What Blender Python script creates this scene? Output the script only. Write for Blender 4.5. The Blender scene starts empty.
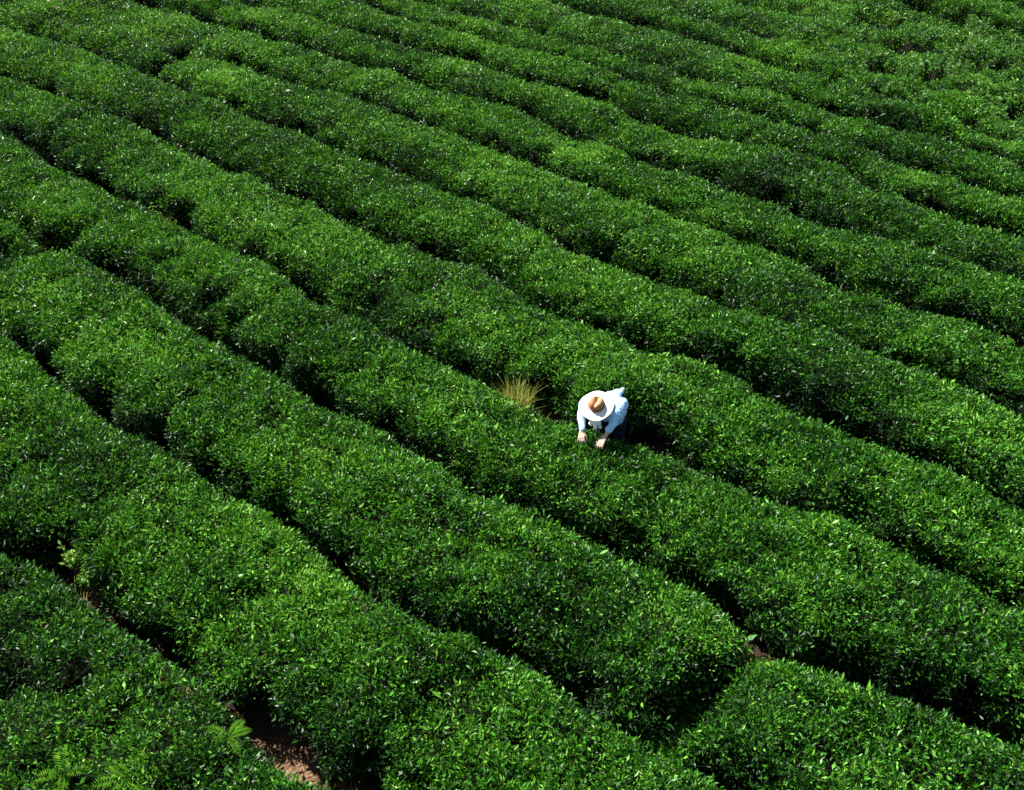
import bpy, math, random
import numpy as np
from mathutils import Vector, Matrix

random.seed(7)
RNG = np.random.default_rng(11)
C = bpy.context.scene.collection

# ------------------------------------------------------------------ camera
W, Hh, F = 1024, 790, 1007.0
PITCH = math.radians(35.0)
CAMZ = 7.55
cam_d = bpy.data.cameras.new('camera')
cam_d.sensor_width = 36.0
cam_d.lens = F / W * 36.0
cam_d.clip_start = 0.1
cam_d.clip_end = 3000
cam = bpy.data.objects.new('camera', cam_d)
C.objects.link(cam)
cam.location = (0, 0, CAMZ)
cam.rotation_euler = (math.radians(90) - PITCH, 0, 0)
bpy.context.scene.camera = cam
cP, sP = math.cos(PITCH), math.sin(PITCH)


def at(px, py, z):
    """a point of the field at height z, from where it was measured"""
    u, v = (px - 512) / F, (py - 395) / F
    d = np.array([u, cP - v * sP, -sP - v * cP])
    k = (z - CAMZ) / d[2]
    return np.array([d[0] * k, d[1] * k, z])


def pix(p):
    """where points of the field fall in the view (used only to choose leaf density)"""
    x, y, z = p[..., 0], p[..., 1], p[..., 2] - CAMZ
    dep = y * cP - z * sP
    up = y * sP + z * cP
    dep = np.maximum(dep, 1e-3)
    return 512 + F * x / dep, 395 - F * up / dep, dep


ANG = math.radians(42)
TX, TY = math.cos(ANG), -math.sin(ANG)      # along the rows
NX, NY = math.sin(ANG), math.cos(ANG)       # across the rows, away from the camera
ZT = 0.70


def tn(p):
    return p[0] * TX + p[1] * TY, p[0] * NX + p[1] * NY


def xy(t, n):
    return t * TX + n * NX, t * TY + n * NY


# ------------------------------------------------------------------ noise
_perm = RNG.random((256, 256))


def vnoise(x, y, seed=0):
    x = np.asarray(x, float) + seed * 17.31
    y = np.asarray(y, float) + seed * 9.77
    xi, yi = np.floor(x).astype(int), np.floor(y).astype(int)
    fx, fy = x - xi, y - yi
    fx = fx * fx * (3 - 2 * fx)
    fy = fy * fy * (3 - 2 * fy)
    a = _perm[xi & 255, yi & 255]
    b = _perm[(xi + 1) & 255, yi & 255]
    c = _perm[xi & 255, (yi + 1) & 255]
    d = _perm[(xi + 1) & 255, (yi + 1) & 255]
    return (a * (1 - fx) + b * fx) * (1 - fy) + (c * (1 - fx) + d * fx) * fy - 0.5


def fbm(x, y, seed=0, octv=3):
    s, a = 0, 1.0
    for k in range(octv):
        s = s + a * vnoise(x * 2 ** k, y * 2 ** k, seed + k)
        a *= 0.5
    return s


# ------------------------------------------------------------------ materials
def mat_new(name):
    m = bpy.data.materials.new(name)
    m.use_nodes = True
    nt = m.node_tree
    for n in list(nt.nodes):
        nt.nodes.remove(n)
    return m, nt, nt.nodes.new('ShaderNodeOutputMaterial')


def simple(name, col, rough=0.7, spec=0.3, noise=0.0, nscale=20, bump=0.0):
    m, nt, out = mat_new(name)
    b = nt.nodes.new('ShaderNodeBsdfPrincipled')
    b.inputs['Roughness'].default_value = rough
    b.inputs['Specular IOR Level'].default_value = spec
    b.inputs['Base Color'].default_value = (*col, 1)
    if noise or bump:
        tc = nt.nodes.new('ShaderNodeTexCoord')
        n = nt.nodes.new('ShaderNodeTexNoise')
        n.inputs['Scale'].default_value = nscale
        n.inputs['Detail'].default_value = 5
        nt.links.new(tc.outputs['Object'], n.inputs['Vector'])
        if noise:
            r = nt.nodes.new('ShaderNodeValToRGB')
            r.color_ramp.elements[0].position = 0.3
            r.color_ramp.elements[1].position = 0.7
            r.color_ramp.elements[0].color = (*[c * (1 - noise) for c in col], 1)
            r.color_ramp.elements[1].color = (*[min(1, c * (1 + noise)) for c in col], 1)
            nt.links.new(n.outputs['Fac'], r.inputs['Fac'])
            nt.links.new(r.outputs['Color'], b.inputs['Base Color'])
        if bump:
            bp = nt.nodes.new('ShaderNodeBump')
            bp.inputs['Strength'].default_value = bump
            bp.inputs['Distance'].default_value = 0.02
            nt.links.new(n.outputs['Fac'], bp.inputs['Height'])
            nt.links.new(bp.outputs['Normal'], b.inputs['Normal'])
    nt.links.new(b.outputs[0], out.inputs[0])
    return m


def leaf_mat(name, stops, trans=0.22, rough=0.47, spec=0.32):
    """leaf colour comes from the per-leaf attribute 'tone' (0 old or shade-darkened leaf .. 1 fresh shoot)"""
    m, nt, out = mat_new(name)
    at_ = nt.nodes.new('ShaderNodeAttribute')
    at_.attribute_name = 'tone'
    r = nt.nodes.new('ShaderNodeValToRGB')
    cr = r.color_ramp
    while len(cr.elements) < len(stops):
        cr.elements.new(0.5)
    for e, (p, c) in zip(cr.elements, stops):
        e.position = p
        e.color = (*c, 1)
    nt.links.new(at_.outputs['Fac'], r.inputs['Fac'])
    b = nt.nodes.new('ShaderNodeBsdfPrincipled')
    b.inputs['Roughness'].default_value = rough
    b.inputs['Specular IOR Level'].default_value = spec
    nt.links.new(r.outputs[0], b.inputs['Base Color'])
    t = nt.nodes.new('ShaderNodeBsdfTranslucent')
    h = nt.nodes.new('ShaderNodeHueSaturation')
    h.inputs['Hue'].default_value = 0.485
    h.inputs['Value'].default_value = 1.5
    nt.links.new(r.outputs[0], h.inputs['Color'])
    nt.links.new(h.outputs[0], t.inputs['Color'])
    mx = nt.nodes.new('ShaderNodeMixShader')
    mx.inputs[0].default_value = trans
    nt.links.new(b.outputs[0], mx.inputs[1])
    nt.links.new(t.outputs[0], mx.inputs[2])
    nt.links.new(mx.outputs[0], out.inputs[0])
    return m


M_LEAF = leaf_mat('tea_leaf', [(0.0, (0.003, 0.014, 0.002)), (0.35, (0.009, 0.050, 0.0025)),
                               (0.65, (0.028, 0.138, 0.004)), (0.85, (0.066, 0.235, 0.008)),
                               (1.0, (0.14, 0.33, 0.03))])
M_CORE = simple('shade_core', (0.006, 0.009, 0.004), 1.0, 0.0, 0.5, 14)  # near-black: the shade inside the hedge is put into this colour
M_WOOD = simple('tea_wood', (0.13, 0.10, 0.075), 0.85, 0.15, 0.4, 40)
M_FERN = leaf_mat('fern_green', [(0.0, (0.025, 0.085, 0.004)), (0.6, (0.06, 0.16, 0.006)), (1.0, (0.13, 0.24, 0.01))], 0.3, 0.8, 0.05)
M_WEED = leaf_mat('weed_green', [(0.0, (0.02, 0.08, 0.008)), (0.6, (0.06, 0.19, 0.012)), (1.0, (0.16, 0.30, 0.03))], 0.35, 0.5, 0.3)
M_GRASS = leaf_mat('dry_grass', [(0.0, (0.12, 0.20, 0.025)), (0.5, (0.34, 0.34, 0.08)), (1.0, (0.50, 0.38, 0.14))], 0.3, 0.6, 0.2)
M_DEAD = leaf_mat('dead_leaf', [(0.0, (0.10, 0.05, 0.025)), (0.5, (0.22, 0.11, 0.05)), (1.0, (0.30, 0.18, 0.10))], 0.1, 0.8, 0.1)


def soil_mat():
    m, nt, out = mat_new('red_soil')
    tc = nt.nodes.new('ShaderNodeTexCoord')
    n = nt.nodes.new('ShaderNodeTexNoise')
    n.inputs['Scale'].default_value = 5
    n.inputs['Detail'].default_value = 8
    n.inputs['Roughness'].default_value = 0.7
    nt.links.new(tc.outputs['Object'], n.inputs['Vector'])
    r = nt.nodes.new('ShaderNodeValToRGB')
    r.color_ramp.elements[0].position = 0.3
    r.color_ramp.elements[0].color = (0.09, 0.045, 0.025, 1)
    r.color_ramp.elements[1].position = 0.72
    r.color_ramp.elements[1].color = (0.22, 0.145, 0.085, 1)
    nt.links.new(n.outputs[0], r.inputs[0])
    b = nt.nodes.new('ShaderNodeBsdfPrincipled')
    b.inputs['Roughness'].default_value = 0.95
    b.inputs['Specular IOR Level'].default_value = 0.1
    at2 = nt.nodes.new('ShaderNodeAttribute')
    at2.attribute_name = 'tone'
    mx = nt.nodes.new('ShaderNodeMix')
    mx.data_type = 'RGBA'
    mx.inputs[6].default_value = (0.030, 0.020, 0.012, 1)      # dark brown away from the bare patches
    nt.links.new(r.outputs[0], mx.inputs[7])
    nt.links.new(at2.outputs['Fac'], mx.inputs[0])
    nt.links.new(mx.outputs[2], b.inputs['Base Color'])
    n2 = nt.nodes.new('ShaderNodeTexNoise')
    n2.inputs['Scale'].default_value = 28
    n2.inputs['Detail'].default_value = 6
    nt.links.new(tc.outputs['Object'], n2.inputs['Vector'])
    bp = nt.nodes.new('ShaderNodeBump')
    bp.inputs['Strength'].default_value = 1.0
    bp.inputs['Distance'].default_value = 0.05
    nt.links.new(n2.outputs[0], bp.inputs['Height'])
    nt.links.new(bp.outputs[0], b.inputs['Normal'])
    nt.links.new(b.outputs[0], out.inputs[0])
    return m


M_SOIL = soil_mat()


# ------------------------------------------------------------------ mesh helpers
def link(name, me, parent=None, mats=()):
    o = bpy.data.objects.new(name, me)
    C.objects.link(o)
    for m in mats:
        me.materials.append(m)
    if parent:
        o.parent = parent
        o.matrix_parent_inverse = Matrix.Identity(4)
    return o


def empty(name, loc, label, cat, group=None):
    o = bpy.data.objects.new(name, None)
    C.objects.link(o)
    o.location = loc
    o['label'] = label
    o['category'] = cat
    if group:
        o['group'] = group
    return o


def mesh_np(name, verts, tris=None, quads=None, tone=None, mat_idx=None, smooth=False):
    """mesh from numpy arrays; tone is one value per vertex"""
    me = bpy.data.meshes.new(name)
    nt_ = 0 if tris is None else len(tris)
    nq = 0 if quads is None else len(quads)
    me.vertices.add(len(verts))
    me.vertices.foreach_set('co', np.ascontiguousarray(verts, dtype=np.float32).ravel())
    loops = []
    if nt_:
        loops.append(np.asarray(tris, dtype=np.int32).ravel())
    if nq:
        loops.append(np.asarray(quads, dtype=np.int32).ravel())
    loops = np.concatenate(loops)
    me.loops.add(len(loops))
    me.loops.foreach_set('vertex_index', loops)
    me.polygons.add(nt_ + nq)
    starts = np.concatenate([np.arange(nt_) * 3, nt_ * 3 + np.arange(nq) * 4]).astype(np.int32)
    me.polygons.foreach_set('loop_start', starts)
    if mat_idx is not None:
        me.polygons.foreach_set('material_index', np.asarray(mat_idx, dtype=np.int32))
    me.polygons.foreach_set('use_smooth', np.full(nt_ + nq, smooth))
    if tone is not None:
        a = me.attributes.new('tone', 'FLOAT', 'POINT')
        a.data.foreach_set('value', np.ascontiguousarray(tone, dtype=np.float32))
    me.update(calc_edges=True)
    return me


def unit(v):
    return v / np.maximum(np.linalg.norm(v, axis=-1, keepdims=True), 1e-9)


def leaves(pos, axis, size, tone, aspect=0.42, fold=0.25, curl=0.2):
    """one folded pointed leaf per point: base, two sides, tip -> 2 triangles along the midrib"""
    n = len(pos)
    r = unit(RNG.normal(size=(n, 3)))
    side = unit(np.cross(axis, r))
    nor = unit(np.cross(side, axis))
    L = size[:, None]
    base = pos - axis * L * 0.1
    mid = pos + axis * L * 0.5
    tip = pos + axis * L + nor * L * RNG.normal(0, curl, (n, 1))
    s1 = mid + side * L * aspect * 0.5 + nor * L * fold * 0.3
    s2 = mid - side * L * aspect * 0.5 + nor * L * fold * 0.3
    v = np.stack([base, s1, tip, s2], 1).reshape(-1, 3)
    i = np.arange(n) * 4
    tris = np.concatenate([np.stack([i, i + 1, i + 2], 1), np.stack([i, i + 2, i + 3], 1)])
    return v, tris, np.repeat(tone, 4)


def tubes(paths, radii, sides=5):
    """joined tapering tubes as vertex/quad arrays"""
    V, Q = [], []
    base = 0
    for P, R in zip(paths, radii):
        P = np.asarray(P, float)
        k = len(P)
        T = unit(np.gradient(P, axis=0))
        a = unit(np.cross(T, np.array([0.3, 0.5, 0.81])))
        b = np.cross(T, a)
        ang = np.linspace(0, 2 * np.pi, sides, endpoint=False)
        ring = P[:, None] + (a[:, None] * np.cos(ang)[None, :, None] + b[:, None] * np.sin(ang)[None, :, None]) * np.asarray(R)[:, None, None]
        V.append(ring.reshape(-1, 3))
        for i in range(k - 1):
            for j in range(sides):
                j2 = (j + 1) % sides
                Q.append((base + i * sides + j, base + i * sides + j2, base + (i + 1) * sides + j2, base + (i + 1) * sides + j))
        base += k * sides
    return np.concatenate(V), np.array(Q)


# ------------------------------------------------------------------ the rows (back edges of each hedge, measured)
RAW = {
 'A': [(-40,535),(0,544),(23,549),(48,560),(68,577),(94,595),(118,618),(142,633),(165,650),(187,662),(210,685),(228,704),(256,728),(285,753),(300,763),(330,774),(365,784),(400,806),(440,830)],
 'B': [(-40,315),(0,330),(25,344),(53,372),(96,403),(119,425),(147,435),(182,459),(223,487),(253,497),(276,510),(301,525),(324,545),(340,567),(365,582),(398,599),(423,620),(468,627),(512,645),(540,660),(570,686),(595,704),(623,717),(654,744),(676,755),(709,765),(735,785),(770,810)],
 'C': [(-40,282),(0,268),(20,260),(46,252),(84,257),(109,271),(142,291),(162,306),(182,322),(208,337),(253,362),(289,380),(314,402),(340,415),(372,420),(393,435),(413,453),(433,458),(474,486),(499,495),(535,509),(563,524),(601,542),(631,554),(654,565),(684,577),(715,597),(740,620),(765,643),(796,657),(829,665),(857,679),(895,690),(925,701),(955,713),(996,727),(1024,741),(1070,765)],
 'D0': [(-40,208),(0,221),(18,228),(33,240),(46,250)],
 'D': [(-40,115),(0,133),(15,137),(38,149),(53,162),(76,168),(94,177),(114,192),(142,203),(165,216),(187,228),(220,248),(253,257),(276,268),(297,284),(314,297),(332,304),(357,311),(378,324),(398,338),(423,347),(464,370),(494,383),(520,398),(550,413),(575,421),(600,430),(631,441),(659,451),(684,463),(715,471),(740,484),(765,494),(798,505),(831,514),(849,527),(879,539),(910,557),(940,572),(965,585),(991,599),(1024,614),(1070,640)],
 'E': [(-40,70),(0,73),(10,75),(38,84),(51,94),(73,103),(101,111),(142,124),(162,137),(192,149),(220,162),(241,175),(256,178),(271,187),(296,195),(322,203),(342,218),(362,229),(383,238),(418,243),(433,251),(479,266),(499,276),(512,289),(527,299),(552,309),(608,330),(628,337),(649,352),(689,358),(735,372),(765,390),(791,407),(821,412),(852,425),(882,443),(930,461),(955,471),(978,481),(1001,499),(1024,508),(1070,525)],
 'F': [(-40,10),(0,24),(30,32),(56,40),(84,48),(106,58),(122,68),(142,72),(165,82),(187,94),(218,101),(253,116),(294,129),(324,144),(357,157),(390,167),(418,177),(443,190),(479,203),(509,214),(537,228),(573,248),(608,260),(644,273),(679,286),(707,301),(735,319),(768,327),(798,337),(829,340),(854,348),(879,360),(910,368),(945,380),(971,391),(1024,412),(1070,430)],
 'G': [(143,73),(156,61),(170,52),(195,53),(220,58),(243,66),(271,78),(307,87),(340,93),(357,101),(378,106),(398,114),(428,127),(451,132),(474,141),(509,157),(537,165),(563,177),(588,186),(618,197),(654,208),(689,222),(709,227),(730,237),(765,249),(798,261),(829,278),(854,287),(879,295),(920,309),(943,314),(965,319),(996,332),(1024,342),(1070,360)],
 'G2': [(100,-10),(139,1),(175,10),(210,21),(240,30),(271,38),(294,42),(314,49),(340,57),(362,65),(388,70),(412,80),(433,91),(459,97),(484,101),(512,110),(545,124),(583,141),(611,149),(639,158),(674,170),(699,177),(722,189),(740,194),(781,203),(811,219),(841,230),(864,233),(895,244),(925,254),(950,262),(986,270),(1024,285),(1070,300)],
 'H': [(225,-2),(256,9),(294,16),(319,21),(345,29),(372,35),(408,46),(431,52),(459,59),(484,68),(517,81),(537,87),(573,90),(596,97),(618,110),(634,119),(664,125),(689,135),(709,141),(735,143),(765,147),(800,155),(835,165),(854,177),(877,195),(915,203),(945,213),(971,222),(996,229),(1024,238),(1070,252)],
 'K': [(350,-2),(383,11),(398,19),(423,25),(448,33),(471,38),(494,48),(532,54),(558,63),(600,72),(639,85),(664,92),(689,99),(715,104),(768,119),(791,127),(844,144),(867,149),(895,162),(925,170),(950,179),(991,196),(1024,207),(1070,225)],
 'J': [(418,1),(448,10),(471,18),(494,24),(540,36),(575,46),(606,54),(631,61),(660,66),(689,74),(720,82),(760,91),(800,103),(840,112),(884,127),(930,140),(975,155),(1024,172),(1070,188)],
 'M': [(500,-10),(535,1),(588,13),(621,20),(654,28),(677,34),(712,44),(740,55),(768,64),(800,74),(850,87),(884,98),(930,115),(975,133),(1024,147)],
 'N': [(600,-8),(633,3),(664,11),(697,19),(730,28),(755,37),(790,45),(830,56),(870,66),(905,76),(950,95),(1000,110),(1070,130)],
 'O': [(700,-8),(740,2),(768,8),(806,17),(840,28),(880,45),(925,60),(975,75),(1024,88)],
 'P': [(850,-8),(890,0),(925,7),(953,12),(1000,25),(1024,31)],
}
TMIN, TMAX, DT = -34.0, 16.0, 0.08
TT = np.arange(TMIN, TMAX + DT, DT)


def curve(name, partial=False):
    p = np.array([tn(at(x, y, ZT)) for x, y in RAW[name]])
    p = p[np.argsort(p[:, 0])]
    n = np.interp(TT, p[:, 0], p[:, 1])
    if not partial:
        sl = np.clip((p[-1, 1] - p[0, 1]) / (p[-1, 0] - p[0, 0]), -0.2, 0.2)
        n = np.where(TT < p[0, 0], p[0, 1] + sl * (TT - p[0, 0]), n)
        n = np.where(TT > p[-1, 0], p[-1, 1] + sl * (TT - p[-1, 0]), n)
    k = np.ones(5) / 5
    n = np.convolve(np.pad(n, 2, 'edge'), k, 'valid')
    return n, p[0, 0], p[-1, 0]


CUR = {k: curve(k)[0] for k in RAW if k not in ('D0', 'G')}
nG, g0, g1 = curve('G')
CUR['G'] = np.where(TT < g0, CUR['F'], nG)
nD, d0, d1 = curve('D0')
CUR['D0'] = np.where(TT > d1, CUR['C'], nD)
CUR['A-'] = CUR['A'] - 2.7 + 0.1 * np.sin(TT)
CUR['A--'] = CUR['A-'] - 2.0
for i, nm in enumerate(['Q', 'R', 'S', 'U']):
    CUR[nm] = CUR['P'] + 1.7 * (i + 1) + 0.15 * np.sin(TT * 0.5 + i)
ORDER = ['A--', 'A-', 'A', 'B', 'C', 'D0', 'D', 'E', 'F', 'G', 'G2', 'H', 'K', 'J', 'M', 'N', 'O', 'P', 'Q', 'R', 'S', 'U']
for a, b in zip(ORDER[:-1], ORDER[1:]):
    CUR[b] = np.maximum(CUR[b], CUR[a])

# gap widths (the bare strip behind each back edge), wider where bare soil or the picker is
GAP = {k: (0.12 if k in ('A', 'B') else 0.17 if k == 'C' else 0.26 if k in ('D0', 'D', 'E', 'F') else 0.31) + 0.07 * vnoise(TT * 0.9, np.full_like(TT, i * 3.3), 5) for i, k in enumerate(ORDER)}


BARE = []


def widen(name, px, py, amount, halfw):
    t, n = tn(at(px, py, ZT))
    GAP[name] = GAP[name] + amount * np.exp(-((TT - t) / halfw) ** 2)
    BARE.append((t, n, halfw + 0.15, amount))


widen('A', 266, 730, 0.22, 0.50)
widen('A', 132, 627, 0.05, 0.3)
widen('A', 185, 665, -0.08, 0.5)
widen('A', 40, 552, 0.17, 0.30)
widen('D0', 36, 242, 0.45, 0.4)
widen('D', 160, 212, 0.35, 0.35)
widen('D', 517, 395, 0.30, 0.45)
widen('D', 612, 434, 0.42, 0.55)
widen('D', 860, 530, 0.18, 0.35)
widen('C', 760, 640, 0.03, 0.3)
widen('G', 160, 56, 0.16, 0.35)
widen('G', 178, 50, 0.14, 0.3)

# dips between neighbouring bushes of one hedge: (px, py, radius m, depth m)
DIPS = [(372,300,.22,.3),(374,316,.2,.35),(862,505,.22,.3),(872,520,.2,.3),(215,303,.2,.28),(168,44,.2,.35),(182,55,.2,.3),(150,62,.2,.3),(136,66,.15,.2),
        (752,654,.13,.2),(736,666,.15,.25),(718,679,.16,.3),(701,693,.18,.36),(685,708,.2,.4),(668,728,.2,.4),
        (215,305,.2,.3),(235,322,.2,.25),(0,685,.22,.4),(8,590,.2,.2),(52,695,.18,.22),(70,690,.15,.2),
        (20,325,.3,.15),(420,300,.25,.12),(180,262,.2,.2),(160,270,.2,.25),(110,405,.2,.2),(470,500,.2,.2),
        (480,560,.3,.15),(60,55,.2,.1),(212,62,.2,.2),(108,262,.2,.15),(690,395,.3,.15),(560,640,.25,.12),
        (440,86,.3,.2),(630,55,.3,.2),(870,25,.4,.3),(1005,95,.35,.4),(985,72,.3,.35),(960,95,.25,.35),(935,75,.25,.3),(900,45,.3,.35),
        (790,125,.3,.2),(850,60,.3,.3),(800,32,.3,.25),(945,120,.3,.35),(965,128,.3,.35),(1015,70,.3,.3),(930,8,.45,.45),(905,6,.4,.4),
        (785,12,.3,.25),(820,20,.3,.25),(740,60,.3,.25),(640,38,.3,.2),(1000,122,.3,.3)]
DIPW = []
DIPS += [(246,724,.19,.34),(270,744,.2,.38),(296,760,.19,.36),(320,775,.15,.2)]
for px_, py_, r_, d_ in DIPS:
    t_, n_ = tn(at(px_, py_, ZT - 0.1))
    DIPW.append((t_, n_, r_, d_ * (1.35 if px_ > 780 and py_ < 130 else 1)))
CHA = tn(at(940, 70, ZT))


def chaos(t, n):
    """0..1: the overgrown corner at the far right"""
    x, y = xy(t, n)
    d = np.hypot((x - at(960, 60, ZT)[0]) / 4.2, (y - at(960, 60, ZT)[1]) / 7.5)
    return np.clip(1.6 - d * 1.3, 0, 1)


def frustum_m(p):
    """metres outside the view (0 inside)"""
    u, v, dep = pix(p)
    dx = np.maximum(np.maximum(-u, u - W), 0) * dep / F
    dy = np.maximum(np.maximum(-v, v - Hh), 0) * dep / F / 0.5
    return np.maximum(dx, dy)


BUSH = {}


def bushes(rid):
    if rid not in BUSH:
        g = np.random.default_rng(500 + rid)
        c = np.cumsum(g.uniform(0.75, 1.55, 60)) + TMIN - 1
        BUSH[rid] = (c, g.normal(0, 0.055, 60), g.normal(0, 1, 60), g.uniform(0, 1, 61) ** 1.3)
    return BUSH[rid]


def bush_at(t, n, rid):
    """crease 0 (middle of a bush) .. 1 (between two bushes), bush height, bush tone"""
    c, h, tone, cs = bushes(rid)
    tw = t + 0.35 * vnoise(t * 0.9, n * 1.4, 200 + rid) + 0.10 * vnoise(t * 4, n * 4, 210)
    b = (c[1:] + c[:-1]) / 2
    i = np.clip(np.searchsorted(b, tw), 1, 58)
    lo, hi = b[i - 1], b[i]
    q = np.clip((tw - lo) / (hi - lo), 0, 1)
    cr = np.abs(q * 2 - 1) ** 3.5 * np.where(q < 0.5, cs[i], cs[i + 1])
    return cr, np.interp(tw, c, h), tone[i]


def row_geometry(front, back, gapc, rid):
    f0 = front + gapc
    wid = back - f0

    def surf(t, th, inset=0.0):
        """point on the clipped dome: th 0 = front foot .. pi = back foot"""
        f = np.interp(t, TT, f0)
        b = np.interp(t, TT, back)
        w = b - f
        f = f + 0.06 * fbm(t * 0.95, np.full_like(t, rid * 7.7), 3, 3) + 0.16 * vnoise(t * 3.4, th * 2.2, rid) + 0.10 * vnoise(t * 8, th * 4, rid + 50)     # each bush bulges into the path
        crease, bh, _ = bush_at(t, (f + b) / 2 - 0.5 * np.cos(th) * w, rid)
        f = f + 0.15 * crease * np.clip(w, 0, 1)
        w = np.maximum(b - f, 0.02)
        tap = np.clip(w / 0.55, 0, 1) ** 0.5
        hw = np.maximum(w / 2 - inset, 0.01)
        cx = (b + f) / 2
        c, s = np.cos(th), np.sin(th)
        e = np.where(c > 0, 0.54, 0.48)
        low = 1 - np.clip(np.abs(s) ** e, 0, 1)
        hw = np.maximum(hw - np.where(c > 0, 0.12, 0.0) * low ** 0.7 * np.clip(w, 0, 1), 0.01)
        n = cx - hw * np.sign(c) * np.abs(c) ** e
        # dome height
        ch = chaos(t, n)
        top = 0.79 + 0.10 * fbm(t * 0.75, n * 0.9, 21, 2) + 0.07 * vnoise(t * 2.2, n * 2.4, 9) + 0.06 * vnoise(t * 5.5, n * 5.5, 19) + 0.10 * vnoise(t * 10, n * 10, 29) + bh * 0.8 - 0.10 * crease + ch * (0.44 * fbm(t * 1.1, n * 1.1, 40, 3))
        for (dt_, dn_, r_, d_) in DIPW:
            if np.interp(dt_, TT, front) - 0.6 < dn_ < np.interp(dt_, TT, back) + 0.6:
                top = top - d_ * np.exp(-((t - dt_) ** 2 + (n - dn_) ** 2) / (r_ * r_))
        top = np.maximum(top, 0.3) * tap - inset
        z0 = np.where(c > 0, 0.20, 0.08) + 0.08 * vnoise(t * 2.5, np.full_like(t, rid * 1.3), 4)
        z0 = np.minimum(z0, top * 0.6)
        z = z0 + (top - z0) * np.abs(s) ** e
        x, y = xy(t, n)
        return np.stack([x, y, z], -1), w

    return surf, wid


# superellipse arc-length sampling of th
_th = np.linspace(0.0005, np.pi - 0.0005, 4000)
_cx = -0.85 * np.sign(np.cos(_th)) * np.abs(np.cos(_th)) ** 0.52
_cz = 0.58 * np.abs(np.sin(_th)) ** 0.52
_s = np.concatenate([[0], np.cumsum(np.hypot(np.diff(_cx), np.diff(_cz)))])
_s /= _s[-1]
ARC_M = 2.75   # metres around a typical hedge


def th_of(u):
    return np.interp(u, _s, _th)


NLEAF = 0


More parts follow.
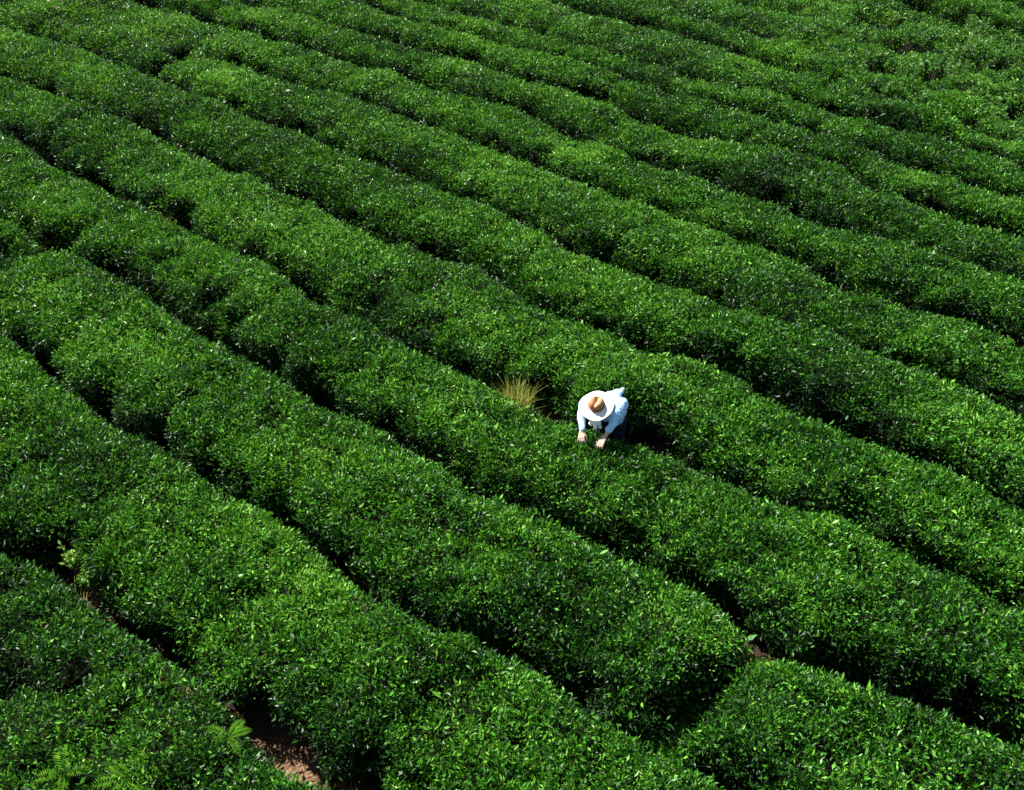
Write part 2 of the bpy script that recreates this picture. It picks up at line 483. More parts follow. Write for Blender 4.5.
def make_row(name, front, back, gapc, rid, label, grp, dens=1.0):
    global NLEAF
    surf, wid = row_geometry(front, back, gapc, rid)
    ok = wid > 0.18
    mid = (front + gapc + back) / 2
    x, y = xy(TT, mid)
    fm = frustum_m(np.stack([x, y, np.full_like(x, 0.7)], -1))
    ok &= fm < 3.0
    if not ok.any():
        return
    tmin, tmax = TT[ok].min(), TT[ok].max()
    # origin
    ti = (tmin + tmax) / 2
    xi, yi = xy(ti, np.interp(ti, TT, mid))
    root = empty(name, (xi, yi, 0), label, 'tea hedge', grp)
    org = np.array([xi, yi, 0])

    # ---- leaves
    NT = int((tmax - tmin) * ARC_M * 8400)
    t = RNG.uniform(tmin, tmax, NT)
    u = RNG.uniform(0.0, 1.0, NT)
    th = th_of(u)
    p, w = surf(t, th)
    e = 0.02
    p1, _ = surf(t + e, th)
    p2, _ = surf(t, np.clip(th + 0.03, 0.0006, np.pi - 0.0006))
    nrm = unit(np.cross(p1 - p, p2 - p))
    cx_, cy_ = xy(t, np.interp(t, TT, mid))
    cen = np.stack([cx_, cy_, np.full_like(cx_, 0.25)], -1)
    sgn = np.sign(np.sum(nrm * (p - cen), -1))
    nrm = nrm * sgn[:, None]
    good = np.interp(t, TT, ok.astype(float)) > 0.5
    fmm = frustum_m(p)
    _, _, dep = pix(p)
    view = unit(np.array([0, 0, CAMZ]) - p)
    facing = np.sum(nrm * view, -1)
    # density per m2 of the full 4200
    d = np.clip(1.1 - (dep - 7) * 0.05, 0.36, 1.0)
    d = d * np.where(facing < -0.15, 0.45, 1.0)
    d = d * np.where(fmm > 0.6, 0.28, 1.0) * np.clip(w / 0.9, 0.25, 1) * dens
    # twiggy thin places on the shaded flanks, clumps on top
    flank = nrm[:, 2] < 0.35
    holes = fbm(t * 4.5, u * 12 + rid * 5, 31, 2)
    d = d * np.where(flank, np.clip(0.50 + holes * 1.8, 0.04, 0.9), np.clip(0.66 + holes * 0.9 + 0.9 * vnoise(t * 13, (p[:, 0] * NX + p[:, 1] * NY) * 13, 33), 0.15, 1.0))
    keep = good & (RNG.random(NT) < d)
    t, u, p, nrm, dep, fmm, w, flank = t[keep], u[keep], p[keep], nrm[keep], dep[keep], fmm[keep], w[keep], flank[keep]
    n = len(t)
    NLEAF += n
    depth = RNG.exponential(0.048, n)
    depth = np.minimum(depth, 0.16)
    jit = RNG.normal(0, 0.024, (n, 3))
    pos = p - nrm * depth[:, None] + jit + nrm * 0.02
    # clumps: leaves of one shoot lean the same way
    h1 = vnoise(t * 7, u * 22 + rid, 61) * 2 * np.pi * 2
    rnd = unit(RNG.normal(size=(n, 3)))
    lean = np.stack([np.cos(h1), np.sin(h1), np.zeros(n)], -1)
    ax = unit(nrm * 0.55 + np.array([0, 0, 0.40]) + rnd * 0.95 + lean * 0.45)
    size = RNG.lognormal(0, 0.27, n) * 0.039
    size *= np.clip(1 + (dep - 9) * 0.016, 0.95, 1.45)
    size = np.where(fmm > 0.6, size * 1.7, size)
    size = np.where(flank, size * 1.12, size)
    # tone: fresh plucking-table shoots on top, old leaves below; patches; each bush its own tint; shade painted into deep, crease and flank leaves
    nn = pos[:, 0] * NX + pos[:, 1] * NY
    patch = fbm(t * 0.55, nn * 0.9, 71, 3)
    crs, _, bush = bush_at(t, nn, rid)
    fine = vnoise(t * 3.2, nn * 3.2, 81)
    ch = chaos(t, nn)
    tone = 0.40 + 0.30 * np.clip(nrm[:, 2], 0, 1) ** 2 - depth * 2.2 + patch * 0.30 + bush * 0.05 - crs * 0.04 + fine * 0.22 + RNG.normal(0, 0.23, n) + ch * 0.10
    tone = np.where(flank, tone * 0.75, tone)  # flank leaves painted darker, as in shade
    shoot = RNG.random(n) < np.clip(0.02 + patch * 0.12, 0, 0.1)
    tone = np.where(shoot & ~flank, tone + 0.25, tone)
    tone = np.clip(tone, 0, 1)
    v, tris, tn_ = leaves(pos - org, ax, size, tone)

    # ---- opaque core, blackened as shade between the leaves, second material of the same foliage mesh
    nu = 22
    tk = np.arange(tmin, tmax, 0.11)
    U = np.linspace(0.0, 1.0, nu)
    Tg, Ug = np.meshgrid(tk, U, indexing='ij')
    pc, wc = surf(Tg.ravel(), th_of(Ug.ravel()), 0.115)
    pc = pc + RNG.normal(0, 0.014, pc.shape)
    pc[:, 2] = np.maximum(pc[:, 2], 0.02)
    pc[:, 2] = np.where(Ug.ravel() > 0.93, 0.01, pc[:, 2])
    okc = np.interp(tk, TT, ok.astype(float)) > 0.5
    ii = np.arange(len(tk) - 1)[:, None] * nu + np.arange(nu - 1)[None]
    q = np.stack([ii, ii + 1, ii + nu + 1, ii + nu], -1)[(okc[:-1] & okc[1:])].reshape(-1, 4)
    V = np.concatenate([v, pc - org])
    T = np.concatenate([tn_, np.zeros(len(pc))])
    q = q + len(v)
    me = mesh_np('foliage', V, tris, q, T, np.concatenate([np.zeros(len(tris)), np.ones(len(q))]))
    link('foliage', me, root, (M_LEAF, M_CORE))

    # ---- stems: a fan of woody stems every third of a metre, seen below the skirt of leaves
    paths, rad = [], []
    for tc_ in np.arange(tmin + 0.1, tmax - 0.1, 0.34):
        wv = np.interp(tc_, TT, wid)
        if np.interp(tc_, TT, ok.astype(float)) < 0.99 or wv < 0.3:
            continue
        nc = np.interp(tc_, TT, mid)
        for k in range(4):
            a = RNG.uniform(0, 2 * np.pi)
            r0, r1 = 0.05, min(wv * 0.38, 0.6) * RNG.uniform(0.6, 1.0)
            if k < 2:
                a = -np.pi / 2 + RNG.uniform(-0.7, 0.7)
            pts = []
            for s_ in (0, 0.3, 0.65, 1):
                rr = r0 + (r1 - r0) * s_ ** 0.8
                xx, yy = xy(tc_ + rr * math.cos(a) + RNG.normal(0, 0.015), nc + rr * math.sin(a) + RNG.normal(0, 0.015))
                pts.append((xx - org[0], yy - org[1], 0.42 * s_ - 0.01))
            paths.append(pts)
            rad.append([0.016, 0.012, 0.009, 0.006])
    if paths:
        sv, sq = tubes(paths, rad, 5)
        link('stems', mesh_np('stems', sv, None, sq), root, (M_WOOD,))


ROWS = [
 ('A--', 'A-', 'tea hedge just outside the bottom left corner, below the ferny hedge', None),
 ('A-', 'A', 'tea hedge with fern fronds in the bottom left corner, beside bare red soil', None),
 ('A', 'B', 'broad tea hedge directly above the bare red soil strip, running to the bottom edge', None),
 ('B', 'C', 'wide tea hedge two below the picker, ending in a dark notch near the bottom right', None),
 ('C', 'D0', 'short end of a small tea hedge poking in at the left edge', None),
 ('D0', 'D', 'tea hedge the picker is leaning over, her hands on its top', None),
 ('D', 'E', 'tea hedge directly behind the picker and the dry grass tuft', None),
 ('E', 'F', 'second tea hedge behind the picker', None),
 ('F', 'G', 'third tea hedge behind the picker, starting at the dark notch near the top left', None),
 ('G', 'G2', 'fourth tea hedge behind the picker, with a rounded lobe near the top left corner', None),
 ('G2', 'H', 'fifth tea hedge behind the picker', None),
 ('H', 'K', 'sixth tea hedge behind the picker', None),
 ('K', 'J', 'narrow seventh tea hedge behind the picker', None),
 ('J', 'M', 'eighth tea hedge behind the picker, running under the ferny weeds on the right', None),
 ('M', 'N', 'ninth tea hedge behind the picker, overgrown with weeds at its right end', None),
 ('N', 'O', 'uneven tea hedge crossing the overgrown top right corner', None),
 ('O', 'P', 'tea hedge in the top right corner just below the dark gap at the top edge', None),
 ('P', 'Q', 'farthest tea hedge in view, above the dark gap at the top right edge', None),
 ('Q', 'R', 'tea hedge beyond the top edge, first one behind the farthest in view', None),
 ('R', 'S', 'tea hedge beyond the top edge, last one of the field', None),
]
GRP = 'clipped tea hedges planted in rows'
for i, (a, b, lab, _) in enumerate(ROWS):
    make_row('tea_hedge', CUR[a], CUR[b], GAP[a], i + 1, lab, GRP)
print('leaves', NLEAF)

# ------------------------------------------------------------------ ground
def ground():
    xs = np.concatenate([[-900, -300, -90, -45], np.arange(-26, 26.1, 0.25), [45, 90, 300, 900]])
    ys = np.concatenate([[-400, -90, -25, -8], np.arange(0, 44.1, 0.25), [70, 160, 500, 2000]])
    X, Y = np.meshgrid(xs, ys, indexing='ij')
    Z = 0.03 * fbm(X * 1.3, Y * 1.3, 90, 3)
    far = (np.abs(X) > 27) | (Y > 45) | (Y < -1)
    Z = np.where(far, 0, Z)
    nx, ny = X.shape
    ii = np.arange(nx - 1)[:, None] * ny + np.arange(ny - 1)[None]
    q = np.stack([ii, ii + ny, ii + ny + 1, ii + 1], -1).reshape(-1, 4)
    tg, ng = X * TX + Y * TY, X * NX + Y * NY
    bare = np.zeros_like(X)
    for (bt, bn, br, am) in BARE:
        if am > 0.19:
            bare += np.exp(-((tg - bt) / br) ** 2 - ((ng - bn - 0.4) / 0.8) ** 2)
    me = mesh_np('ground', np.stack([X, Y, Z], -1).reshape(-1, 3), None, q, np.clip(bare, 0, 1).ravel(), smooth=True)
    o = link('ground', me, None, (M_SOIL,))
    o['kind'] = 'structure'


ground()

# leaf litter and clods on the soil strips
def litter():
    P = []
    for nm in ('A', 'B', 'C', 'D0', 'D', 'E', 'F'):
        g = GAP[nm]
        n = 2600 if nm == 'A' else 1200
        t = RNG.uniform(-16, 8, n)
        q = RNG.random(n)
        nn = np.interp(t, TT, CUR[nm]) - 0.05 + q * (np.interp(t, TT, g) + 0.15)
        x, y = xy(t, nn)
        p = np.stack([x, y, np.full(n, 0.025)], -1)
        P.append(p[frustum_m(p) < 0.8])
    p = np.concatenate(P)
    n = len(p)
    ax = unit(RNG.normal(size=(n, 3)) * np.array([1, 1, 0.3]))
    v, tr, tn_ = leaves(p, ax, RNG.uniform(0.025, 0.055, n), RNG.random(n), 0.5)
    o = link('leaf_litter', mesh_np('leaf_litter', v, tr, None, tn_), None, (M_DEAD,))
    o['kind'] = 'stuff'
    o['label'] = 'dry brown fallen leaves scattered on the red soil between the hedges'
    o['category'] = 'leaf litter'


litter()

# ------------------------------------------------------------------ dry grass tuft
def grass_tuft(px, py, n, h, spread, label, mat=None, lo=0.1, hi=1.0, zt=0.6):
    b = at(px, py, zt)
    root = empty('grass_tuft', (b[0], b[1], 0), label, 'grass tuft')
    V, T, TO = [], [], []
    for k in range(n):
        r = spread * math.sqrt(random.random()) * 0.6
        a = random.random() * 6.283
        p0 = np.array([r * math.cos(a), r * math.sin(a), 0.0])
        d = np.array([math.cos(a), math.sin(a), 0]) * random.uniform(0.05, 0.4) + np.array([random.gauss(0, .22), random.gauss(0, .22), 0])
        hh = h * random.uniform(0.6, 1.1)
        side = unit(np.array([random.gauss(0, 1), random.gauss(0, 1), 0.0])) * random.uniform(0.005, 0.009)
        base = len(V)
        for s_ in (0, 0.35, 0.7, 1.0):
            c = p0 + d * hh * 0.55 * s_ ** 2 + np.array([0, 0, hh * (s_ - 0.28 * s_ ** 3)])
            ww = (1 - s_ * 0.9)
            V += [c - side * ww, c + side * ww]
        tone_ = random.uniform(lo, hi)
        TO += [tone_] * 8
        for j in range(3):
            T.append((base + 2 * j, base + 2 * j + 1, base + 2 * j + 3, base + 2 * j + 2))
    link('blades', mesh_np('blades', np.array(V), None, np.array(T), np.array(TO)), root, (mat or M_GRASS,))


grass_tuft(516, 388, 420, 0.84, 0.26, 'tall yellow dry grass tuft growing in the path left of the picker', None, 0.0, 0.55)
grass_tuft(538, 404, 80, 0.5, 0.12, 'low reddish dry grass tuft between the tall yellow tuft and the picker', None, 0.5, 1.0)
grass_tuft(160, 208, 120, 0.62, 0.2, 'small brownish grass tuft in the path at the upper left', None, 0.3, 1.0)
grass_tuft(36, 240, 90, 0.35, 0.2, 'low dry grass on red soil beside the short hedge end at the left edge', None, 0.4, 1.0, 0.3)
grass_tuft(232, 715, 50, 0.22, 0.12, 'short dry grass at the upper end of the bare red soil strip', None, 0.5, 1.0, 0.15)
grass_tuft(66, 583, 90, 0.55, 0.16, 'dry grass wisp in the dark gap at the lower left', None, 0.3, 1.0, 0.6)


# ------------------------------------------------------------------ ferns and young shoots that stick out of the hedges
def fern(px, py, zt, nfr, length, label, tone0=0.5, arch=0.5, name='fern', cat='fern'):
    b = at(px, py, zt)
    root = empty(name, (b[0], b[1], 0.0), label, cat)
    z0 = zt - 0.12
    V, T, TO = [], [], []
    paths, rad = [], []
    for k in range(nfr):
        a = 6.283 * k / nfr + random.uniform(-.4, .4)
        L = length * random.uniform(0.75, 1.1)
        rise = random.uniform(0.35, 0.75)
        pts = []
        for s_ in np.linspace(0, 1, 15):
            pts.append(np.array([math.cos(a) * L * s_, math.sin(a) * L * s_, z0 + L * (rise * s_ - arch * s_ ** 2)]))
        paths.append([np.array([0, 0, 0.0])] + pts)
        rad.append([0.006] + list(np.linspace(0.005, 0.0015, 15)))
        sd = np.array([-math.sin(a), math.cos(a), 0])
        fw = np.array([math.cos(a), math.sin(a), 0])
        for j in range(1, 15):
            ll = L * 0.30 * math.sin(math.pi * min(1, (j + 2) / 17)) ** 0.9
            for sg in (-1, 1):
                p0 = pts[j]
                dd = unit(sd * sg + fw * 0.55 + np.array([0, 0, random.uniform(-.15, .1)]))
                wv = unit(np.cross(dd, np.array([0, 0, 1.0]))) * ll * 0.10
                base = len(V)
                V += [p0, p0 + dd * ll * 0.4 + wv, p0 + dd * ll, p0 + dd * ll * 0.4 - wv]
                T.append((base, base + 1, base + 2, base + 3))
                TO += [np.clip(tone0 + random.gauss(0, .12), 0, 1)] * 4
    link('fronds', mesh_np('fronds', np.array(V), None, np.array(T), np.array(TO)), root, (M_FERN,))
    sv, sq = tubes(paths, rad, 4)
    link('stem', mesh_np('stem', sv, None, sq), root, (M_FERN,))


fern(128, 768, 0.92, 7, 0.30, 'bright green fern growing out of the hedge at the bottom left', 0.35)
fern(60, 765, 0.92, 4, 0.26, 'pale thin fern at the left of the brighter fern in the bottom left corner', 0.35)
fern(226, 728, 0.88, 5, 0.19, 'yellow green fern beside the upper end of the red soil strip', 0.35)
fern(206, 738, 0.84, 4, 0.22, 'darker green fern left of the yellow green fern by the soil strip', 0.2)
fern(102, 678, 0.84, 5, 0.16, 'small bright fern sprig on top of the bottom left hedge', 0.5)
# fern(284, 748, 0.5, 4, 0.12, 'light green fern at the edge of the bare red soil', 0.4)


def shoot_plant(px, py, zt, n, r, label, mat=M_WEED, tone=(0.5, 1.0), size=0.05, name='leafy_shoot', cat='shoot'):
    b = at(px, py, zt)
    root = empty(name, (b[0], b[1], 0), label, cat)
    paths, rad, P, A = [], [], [], []
    ns = max(3, n // 14)
    for k in range(ns):
        a = random.random() * 6.283
        rr = r * random.uniform(0.1, 0.9)
        tip = np.array([rr * math.cos(a), rr * math.sin(a), zt + random.uniform(-.08, .06)])
        basep = np.array([rr * 0.25 * math.cos(a), rr * 0.25 * math.sin(a), 0])
        pts = [basep, basep * 0.6 + tip * 0.4 + np.array([0, 0, 0.05]), tip]
        paths.append(pts)
        rad.append([0.007, 0.005, 0.002])
        for j in range(n // ns):
            s_ = random.uniform(0.45, 1.0)
            c = pts[1] * (1 - s_) + tip * s_
            P.append(c + np.array([random.gauss(0, .02), random.gauss(0, .02), random.gauss(0, .015)]))
            aa = random.random() * 6.283
            A.append([math.cos(aa), math.sin(aa), random.uniform(-.1, .9)])
    P, A = np.array(P), unit(np.array(A))
    v, tr, to = leaves(P, A, RNG.uniform(0.7, 1.3, len(P)) * size, RNG.uniform(tone[0], tone[1], len(P)), 0.5)
    link('leaves', mesh_np('leaves', v, tr, None, to), root, (mat,))
    sv, sq = tubes(paths, rad, 4)
    link('stem', mesh_np('stem', sv, None, sq), root, (M_WOOD,))


shoot_plant(70, 550, 0.62, 110, 0.12, 'pale leafy shoot standing in the dark gap at the lower left')
shoot_plant(88, 570, 0.55, 90, 0.12, 'low leafy shoot just right of the pale shoot in the lower left gap', M_WEED, (0.2, 0.8))
shoot_plant(11, 218, 0.55, 26, 0.07, 'yellowish shoot in the dark gap at the left edge', M_WEED, (0.8, 1.0))
shoot_plant(150, 205, 0.66, 28, 0.07, 'light green shoot beside the small brownish grass tuft')
shoot_plant(455, 459, 0.5, 20, 0.05, 'small yellow green shoot in the dark gap below the dry grass', M_WEED, (0.8, 1.0))
shoot_plant(642, 695, 0.45, 20, 0.06, 'single yellow green shoot in the dark notch near the bottom', M_WEED, (0.7, 1.0))

# weeds grown over the far right corner
WEEDS = [(905,62,.55,.9),(880,52,.5,.8),(935,58,.5,.9),(960,45,.5,.9),(985,40,.5,.9),(1005,48,.5,.8),(950,28,.5,.9),(975,18,.5,.8),(915,30,.5,.7),
         (985,100,.45,1),(1000,108,.4,1),(978,88,.35,.9),(1012,92,.4,1),(925,92,.4,.7),(865,30,.45,.7),(840,48,.4,.7),(890,82,.35,.6),(1018,66,.4,.9),
         (830,15,.4,.6),(800,25,.35,.6),(1010,125,.35,.8),(956,62,.4,.8)]
WL = ['at the left of the overgrown corner', 'low in the overgrown corner', 'in the middle of the overgrown corner', 'at the right edge of the overgrown corner']
for i, (px_, py_, r_, tn0) in enumerate(WEEDS):
    where = ['left part', 'upper middle part', 'right part'][0 if px_ < 890 else 1 if px_ < 960 else 2]
    shoot_plant(px_, py_, 0.92, int(520 * r_), r_, 'bright weedy shrub overgrowing the %s of the top right corner' % where, M_WEED,
                (0.05 * tn0, 0.68 * tn0), 0.085, 'weedy_shrub', 'shrub')
for o in list(C.objects):
    if o.name.startswith('weedy_shrub'):
        o['group'] = o['label'].replace('bright weedy shrub', 'weedy shrubs')
shoot_plant(968, 80, 0.78, 90, 0.28, 'withered orange brown weed in the overgrown top right corner', M_DEAD, (0.3, 0.8), 0.05, 'dry_weed', 'dry weed')
shoot_plant(1021, 95, 0.85, 50, 0.18, 'withered orange weed at the right edge near the top right corner', M_DEAD, (0.5, 1.0), 0.07, 'dry_weed', 'dry weed')

#PERSON-BEGIN
# ------------------------------------------------------------------ the picker
M_SKIN = simple('skin', (0.46, 0.30, 0.22), 0.55, 0.3, 0.06, 30)
M_SHIRT = simple('light_blue_cotton', (0.40, 0.62, 0.86), 0.85, 0.15, 0.06, 60, 0.15)
M_TROUS = simple('dark_navy_cloth', (0.012, 0.013, 0.022), 0.85, 0.15, 0.2, 30)
M_WHITE = simple('white_cotton', (0.82, 0.82, 0.80), 0.85, 0.15, 0.03, 30)
M_STRAW = simple('cream_straw', (0.80, 0.74, 0.60), 0.75, 0.2, 0.08, 120, 0.3)
M_CROWN = simple('tan_straw', (0.40, 0.19, 0.09), 0.75, 0.2, 0.15, 120, 0.3)
M_BAND = simple('brown_ribbon', (0.24, 0.09, 0.035), 0.7, 0.2)
M_HAIR = simple('black_hair', (0.012, 0.010, 0.009), 0.45, 0.4)
M_SHOE = simple('dark_rubber', (0.03, 0.03, 0.03), 0.6, 0.3)
M_EYE = simple('eye_dark', (0.02, 0.015, 0.012), 0.2, 0.5)
M_LIP = simple('lip', (0.40, 0.16, 0.13), 0.5, 0.3)


def capsule(p0, r0, p1, r1, n=14):
    """closed tapering limb piece with rounded ends"""
    p0, p1 = np.array(p0, float), np.array(p1, float)
    d = p1 - p0
    L = np.linalg.norm(d)
    d = d / L
    a = unit(np.cross(d, np.array([0.31, 0.52, 0.79])))
    b = np.cross(d, a)
    prof = []
    for k in range(0, 6):
        t = math.pi / 2 * k / 5
        prof.append((-r0 * math.cos(t), r0 * math.sin(t)))
    for k in range(0, 6):
        t = math.pi / 2 * k / 5
        prof.append((L + r1 * math.sin(t), r1 * math.cos(t)))
    V, Q = [], []
    for s, r in prof:
        r = max(r, 1e-4)
        for j in range(n):
            an = 2 * math.pi * j / n
            V.append(p0 + d * s + (a * math.cos(an) + b * math.sin(an)) * r)
    for i in range(len(prof) - 1):
        for j in range(n):
            j2 = (j + 1) % n
            Q.append((i * n + j, i * n + j2, (i + 1) * n + j2, (i + 1) * n + j))
    return np.array(V), np.array(Q)


def blob(c, axes, radii):
    """ellipsoid with given axes"""
    V, Q = capsule((0, 0, 0), 1, (0, 0, 1e-3), 1, 18)
    return np.array(c) + (V * np.array(radii)) @ np.array(axes), Q


def chain(pts, rs):
    return [capsule(pts[i], rs[i], pts[i + 1], rs[i + 1]) for i in range(len(pts) - 1)]


def fuse(name, pieces, mat, parent, voxel=0.007, smooth=4, wrinkle=0.0, wscale=14):
    """melt overlapping pieces into one continuous surface"""
    V, Q, b = [], [], 0
    for v, q in pieces:
        V.append(v)
        Q.append(q + b)
        b += len(v)
    me = mesh_np(name + '_raw', np.concatenate(V), None, np.concatenate(Q))
    tmp = bpy.data.objects.new('tmp', me)
    C.objects.link(tmp)
    m = tmp.modifiers.new('r', 'REMESH')
    m.mode = 'VOXEL'
    m.voxel_size = voxel
    if smooth:
        s = tmp.modifiers.new('s', 'SMOOTH')
        s.factor = 0.5
        s.iterations = smooth
    dg = bpy.context.evaluated_depsgraph_get()
    out = bpy.data.meshes.new_from_object(tmp.evaluated_get(dg))
    bpy.data.objects.remove(tmp)
    bpy.data.meshes.remove(me)
    out.name = name
    if wrinkle:
        n = len(out.vertices)
        co = np.empty(n * 3, np.float32)
        no = np.empty(n * 3, np.float32)
        out.vertices.foreach_get('co', co)
        out.vertices.foreach_get('normal', no)
        co, no = co.reshape(-1, 3), no.reshape(-1, 3)
        a = fbm(co[:, 0] * wscale + co[:, 2] * wscale * 0.6, co[:, 1] * wscale * 0.5 - co[:, 2] * wscale, 51, 3)
        co = co + no * (np.abs(a)[:, None] * 2) * wrinkle
        out.vertices.foreach_set('co', co.astype(np.float32).ravel())
    out.polygons.foreach_set('use_smooth', np.ones(len(out.polygons), bool))
    out.update()
    return link(name, out, parent, (mat,))


def hand(wrist, palm_dir, back_n, r=1.0, thumb_sign=1, grip=0.5):
    """palm, four curled fingers of unequal length and a thumb from the side of the palm"""
    f = unit(np.array(palm_dir, float))
    b = unit(np.array(back_n, float) - f * np.dot(back_n, f))
    s = np.cross(f, b) * thumb_sign            # towards the thumb
    P = []
    wc = np.array(wrist, float)
    for k, off in enumerate((-0.030, -0.010, 0.010, 0.030)):
        P.append(capsule(wc + s * off * 0.6 * r, 0.017 * r, wc + f * 0.078 * r + s * off * r, 0.013 * r, 10))
    lens = (0.058, 0.072, 0.078, 0.070)
    for off, L in zip((-0.033, -0.011, 0.011, 0.033), lens):
        p = wc + f * 0.08 * r + s * off * r
        pts, an = [p], 0.25
        for seg, fr in enumerate((0.45, 0.32, 0.23)):
            dd = f * math.cos(an) - b * math.sin(an)
            pts.append(pts[-1] + dd * L * fr * r + s * off * 0.12)
            an += grip
        P += chain(pts, [0.0098 * r, 0.009 * r, 0.0082 * r, 0.007 * r])
    t0 = wc + f * 0.022 * r + s * 0.026 * r
    t1 = t0 + (s * 0.75 + f * 0.6 - b * 0.25) * 0.036 * r
    t2 = t1 + (s * 0.25 + f * 0.85 - b * 0.45) * 0.032 * r
    t3 = t2 + (f * 0.8 - b * 0.6 - s * 0.1) * 0.024 * r
    P += chain([t0, t1, t2, t3], [0.015 * r, 0.012 * r, 0.0105 * r, 0.008 * r])
    return P


def make_person(foot, hip, shc, wrists, hatc, fwd, label, hatlean):
    """a picker bent over the hedge; all arguments in metres of the field"""
    root = empty('person', tuple(foot), label, 'person')
    O = np.array(foot)
    L = lambda p: np.array(p, float) - O
    fwd = unit(np.array([fwd[0], fwd[1], 0.0]))
    sd_ = np.array([-fwd[1], fwd[0], 0.0])
    if sd_[0] < 0:
        sd_ = -sd_                              # towards the right of the photograph
    up = np.array([0, 0, 1.0])
    hip, shc, hatc = L(hip), L(shc), L(hatc)
    wr = [L(w) for w in wrists]
    spine = unit(shc - hip)
    sh = [shc - sd_ * 0.17, shc + sd_ * 0.17]
    hp = [hip - sd_ * 0.085, hip + sd_ * 0.06]
    hn = unit(np.array([hatlean[0], hatlean[1], 0]) * hatlean[2] + up)
    headc = hatc - hn * 0.055
    face = unit(fwd - hn * np.dot(fwd, hn))
    ear = np.cross(face, hn)
    B = []
    # trunk and neck
    B += [capsule(hp[0], 0.085, sh[0] * 0.8 + shc * 0.2 - spine * 0.04, 0.075), capsule(hp[1], 0.085, sh[1] * 0.8 + shc * 0.2 - spine * 0.04, 0.075)]
    B += [capsule(hip, 0.095, shc, 0.09), capsule(sh[0], 0.055, sh[1], 0.055)]
    chin = headc - hn * 0.075 + face * 0.06
    B += [capsule(shc + up * 0.02, 0.06, headc - hn * 0.03 - face * 0.02, 0.052)]
    # head: skull, jaw, nose, ears
    B += [blob(headc, (ear, face, hn), (0.074, 0.092, 0.10)), blob(headc - hn * 0.055 + face * 0.03, (ear, face, hn), (0.056, 0.058, 0.055))]
    B += [capsule(headc + face * 0.088 - hn * 0.005, 0.009, headc + face * 0.104 - hn * 0.032, 0.013)]
    for e in (-1, 1):
        B += [blob(headc + ear * 0.076 * e - hn * 0.012, (ear, face, hn), (0.009, 0.018, 0.029))]
    # arms and hands
    elb = []
    for k in range(2):
        e = sh[k] * 0.52 + wr[k] * 0.48 + sd_ * (-0.035 if k == 0 else 0.035) + up * 0.02 - fwd * 0.02
        elb.append(e)
        B += chain([sh[k], e, wr[k]], [0.046, 0.031, 0.022])
        pd = unit((wr[k] - e)) * 0.75 + fwd * 0.35 - up * 0.1
        B += hand(wr[k], pd, fwd * 0.2 + up, 0.92, 1 if k == 1 else -1, 0.5)
    # legs and feet
    knees, ank, toes = [], [], []
    for k in range(2):
        sg = -1 if k == 0 else 1
        a = np.array([0, 0, 0.085]) + sd_ * 0.11 * sg - fwd * 0.02
        kn = (hp[k] + a) * 0.5 + fwd * 0.05 + sd_ * 0.01 * sg
        knees.append(kn)
        ank.append(a)
        toes.append(a + fwd * 0.15 - up * 0.045)
        B += chain([hp[k], kn, a], [0.080, 0.056, 0.038])
        B += [capsule(a - up * 0.045 - fwd * 0.03, 0.034, toes[k], 0.028)]
    fuse('body', B, M_SKIN, root, 0.006, 3)
    # shirt: trunk, sleeves, loose hem
    S = [capsule(hp[0] + spine * 0.02, 0.092, sh[0] * 0.8 + shc * 0.2 - spine * 0.03, 0.10), capsule(hp[1] + spine * 0.02, 0.092, sh[1] * 0.8 + shc * 0.2 - spine * 0.03, 0.10)]
    S += [capsule(hip + spine * 0.02, 0.105, shc - spine * 0.02, 0.10), capsule(sh[0], 0.072, sh[1], 0.072), capsule(shc, 0.07, shc + up * 0.035 + fwd * 0.05, 0.068)]
    S += [capsule(hip + up * 0.07, 0.07, hip - spine * 0.13 + up * 0.20 + sd_ * 0.05, 0.010), capsule(hip + up * 0.07 - sd_ * 0.06, 0.06, hip - spine * 0.13 + up * 0.20 + sd_ * 0.05, 0.010)]      # hem standing up at the back
    S += [capsule(hp[1], 0.10, hp[1] + fwd * 0.05 - up * 0.15, 0.085), capsule(hp[0], 0.10, hp[0] + fwd * 0.05 - up * 0.13, 0.085)]
    for k in range(2):
        q = wr[k] * (0.86 if k == 0 else 0.42) + elb[k] * (0.14 if k == 0 else 0.58)
        S += chain([sh[k], elb[k], q], [0.062, 0.040, 0.028 if k == 0 else 0.036])
    fuse('shirt', S, M_SHIRT, root, 0.007, 2, 0.013, 15)
    T = []
    for k in range(2):
        T += chain([hp[k] - up * 0.02, knees[k], ank[k] + up * 0.05], [0.095, 0.07, 0.055])
    T += [capsule(hp[0] - up * 0.02, 0.10, hp[1] - up * 0.02, 0.10)]
    fuse('trousers', T, M_TROUS, root, 0.009, 3, 0.012)
    for k in range(2):
        fuse('shoe', [capsule(ank[k] - up * 0.042 - fwd * 0.035, 0.043, toes[k], 0.038), capsule(ank[k], 0.045, ank[k] - up * 0.03, 0.046)], M_SHOE, root, 0.008, 3)
    # hair under the hat, eyes, mouth
    fuse('hair', [blob(headc + hn * 0.012 - face * 0.014, (ear, face, hn), (0.081, 0.09, 0.10)), capsule(headc - face * 0.075, 0.045, headc - face * 0.09 - hn * 0.08, 0.035)], M_HAIR, root, 0.007, 3, 0.004, 60)
    for e in (-1, 1):
        fuse('eye', [blob(headc + face * 0.086 + ear * 0.030 * e, (ear, face, hn), (0.013, 0.008, 0.006))], M_EYE, root, 0.003, 1)
    fuse('mouth', [blob(headc + face * 0.086 - hn * 0.058, (ear, face, hn), (0.023, 0.008, 0.006))], M_LIP, root, 0.003, 1)
    # neckerchief hanging under the chin
    n1 = shc + fwd * 0.10 + up * 0.0
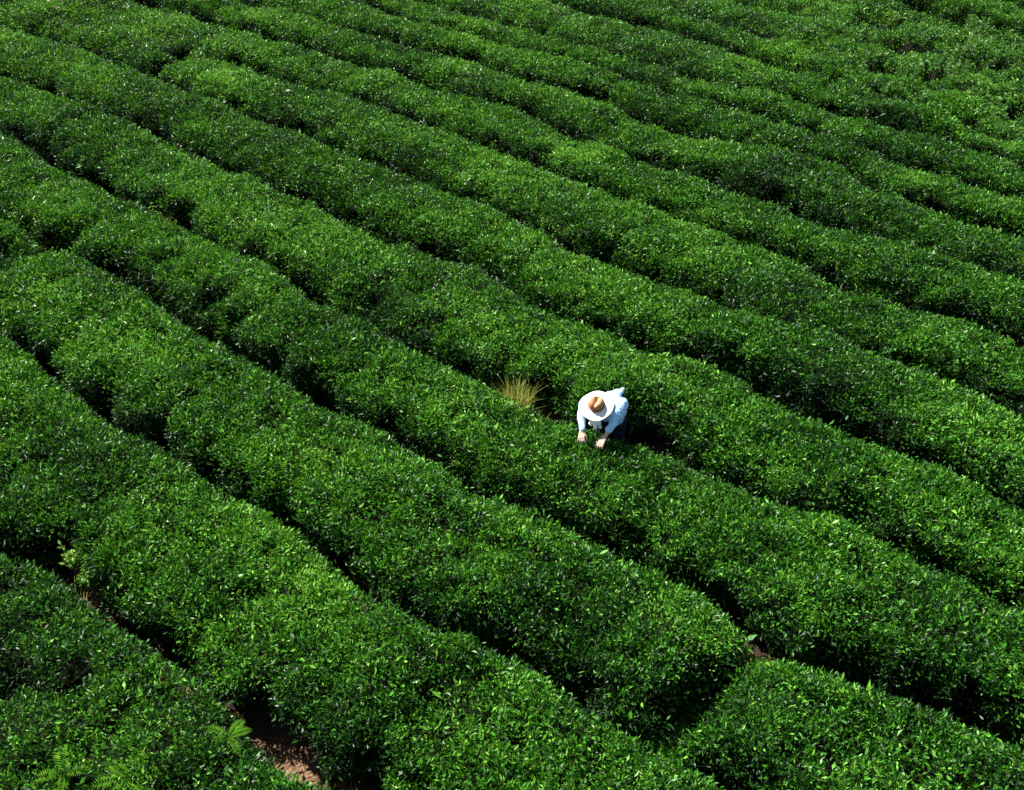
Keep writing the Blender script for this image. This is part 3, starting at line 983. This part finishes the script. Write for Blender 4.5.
    K = [capsule(n1 - sd_ * 0.07, 0.030, n1 + sd_ * 0.06, 0.030), capsule(n1 - sd_ * 0.045, 0.030, n1 - sd_ * 0.05 - up * 0.10 + fwd * 0.05, 0.018),
         capsule(n1 - sd_ * 0.02, 0.03, n1 + sd_ * 0.01 - up * 0.13 + fwd * 0.06, 0.016), capsule(n1, 0.03, n1 + sd_ * 0.055 - up * 0.13 + fwd * 0.03, 0.012)]
    fuse('neckerchief', K, M_WHITE, root, 0.006, 2, 0.012, 30)
    # straw hat
    hx = unit(np.cross(face, hn))
    hy = np.cross(hn, hx)
    hatz = hatc + hn * 0.012
    th = empty_child('hat', root)

    def lathe(nm, prof, mat, par, dent=0.0, wav=0.0, seg=72):
        V, Q = [], []
        for (r, z) in prof:
            for j in range(seg):
                a = 2 * math.pi * j / seg
                rr = r * 0.97 * (1.0 + 0.10 * abs(math.sin(a)) * (1 if r < 0.11 else 0.3))
                zz = z + wav * (r / 0.22) ** 2 * (math.sin(2 * a + 0.6) * 0.7 + math.sin(3 * a) * 0.6 + math.sin(5 * a + 1) * 0.3)
                if dent and z > 0.05:
                    x_, y_ = rr * math.cos(a), rr * math.sin(a)
                    zz -= dent * math.exp(-(x_ / 0.022) ** 2) * (1.2 - y_ / 0.12 if y_ > 0 else 1.2)
                V.append(hatz + hx * rr * math.cos(a) + hy * rr * math.sin(a) + hn * zz)
        m = len(prof)
        for i in range(m):
            i2 = (i + 1) % m
            if i2 == 0 and not nm == 'brim' and not nm == 'hat_band':
                continue
            for j in range(seg):
                j2 = (j + 1) % seg
                Q.append((i * seg + j, i * seg + j2, i2 * seg + j2, i2 * seg + j))
        me = mesh_np(nm, np.array(V), None, np.array(Q), smooth=True)
        return link(nm, me, par, (mat,))

    lathe('brim', [(0.084, 0.004), (0.12, 0.001), (0.155, -0.006), (0.182, -0.012), (0.190, -0.012), (0.190, -0.017), (0.182, -0.018), (0.155, -0.011), (0.12, -0.004), (0.084, -0.001)], M_STRAW, th, 0, 0.022)
    lathe('crown', [(0.0845, 0.0), (0.083, 0.025), (0.078, 0.052), (0.070, 0.074), (0.058, 0.086), (0.04, 0.092), (0.015, 0.094), (0.001, 0.094)], M_CROWN, th, 0.035)
    lathe('hat_band', [(0.0875, 0.003), (0.0872, 0.024), (0.0852, 0.030), (0.0848, 0.024), (0.0850, 0.003)], M_BAND, th)
    return root


def empty_child(name, root):
    o = bpy.data.objects.new(name, None)
    C.objects.link(o)
    o.parent = root
    return o


f_ = unit(np.array([-0.40, -0.92, 0]))
hip_ = at(614, 404, 0.92)
sh_ = at(600, 410, 1.10)
foot_ = np.array([hip_[0], hip_[1], 0]) + f_ * 0.04
foot_[2] = 0.0
make_person(foot_, hip_, sh_, [at(582, 432, 0.93), at(604, 438, 0.93)], at(596.5, 405.5, 1.20), f_,
            'person in a wide cream straw hat and light blue shirt bending over the hedge', (-0.25, -0.95, 0.42))
# a second picker further up the field; only one hand comes into view at the top edge
b2 = at(49, 2, 0.94)
g_ = unit(np.array([-0.5, -0.85, 0]))
c2 = b2 - g_ * 0.50
make_person(np.array([c2[0], c2[1], 0]) - g_ * 0.42, np.append(c2[:2] - g_[:2] * 0.44, 0.93), np.append(c2[:2] - g_[:2] * 0.02, 1.12),
            [np.append(b2[:2] - g_[:2] * 0.06, 1.02), np.append(b2[:2] + np.array([.20, .45]), 0.90)], np.append(c2[:2] + g_[:2] * 0.03, 1.23), g_,
            'person at the top edge near the left corner, only a hand in view', (-0.25, -0.95, 0.42))
#PERSON-END

# ------------------------------------------------------------------ light
SUN_EL, SUN_AZ = math.radians(53), math.radians(-50)     # azimuth from +Y (away from the camera), negative = left
sd = Vector((math.sin(SUN_AZ) * math.cos(SUN_EL), math.cos(SUN_AZ) * math.cos(SUN_EL), math.sin(SUN_EL)))
sun_d = bpy.data.lights.new('sun', 'SUN')
sun_d.energy = 5.0
sun_d.angle = math.radians(0.53)
sun_d.color = (1.0, 0.96, 0.90)
sun = bpy.data.objects.new('sun', sun_d)
C.objects.link(sun)
sun.rotation_euler = sd.to_track_quat('Z', 'Y').to_euler()
world = bpy.data.worlds.new('World')
bpy.context.scene.world = world
world.use_nodes = True
nt = world.node_tree
bg = nt.nodes['Background']
sky = nt.nodes.new('ShaderNodeTexSky')
sky.sky_type = 'NISHITA'
sky.sun_disc = False
sky.sun_elevation = SUN_EL
sky.sun_rotation = SUN_AZ
nt.links.new(sky.outputs[0], bg.inputs[0])
bg.inputs[1].default_value = 0.05
vs = bpy.context.scene.view_settings
vs.view_transform = 'Standard'
vs.look = 'None'
vs.gamma = 1.0
vs.use_curve_mapping = False
vs.exposure = 1.68
sc = bpy.context.scene
sc.cycles.max_bounces = 6
sc.cycles.transparent_max_bounces = 4
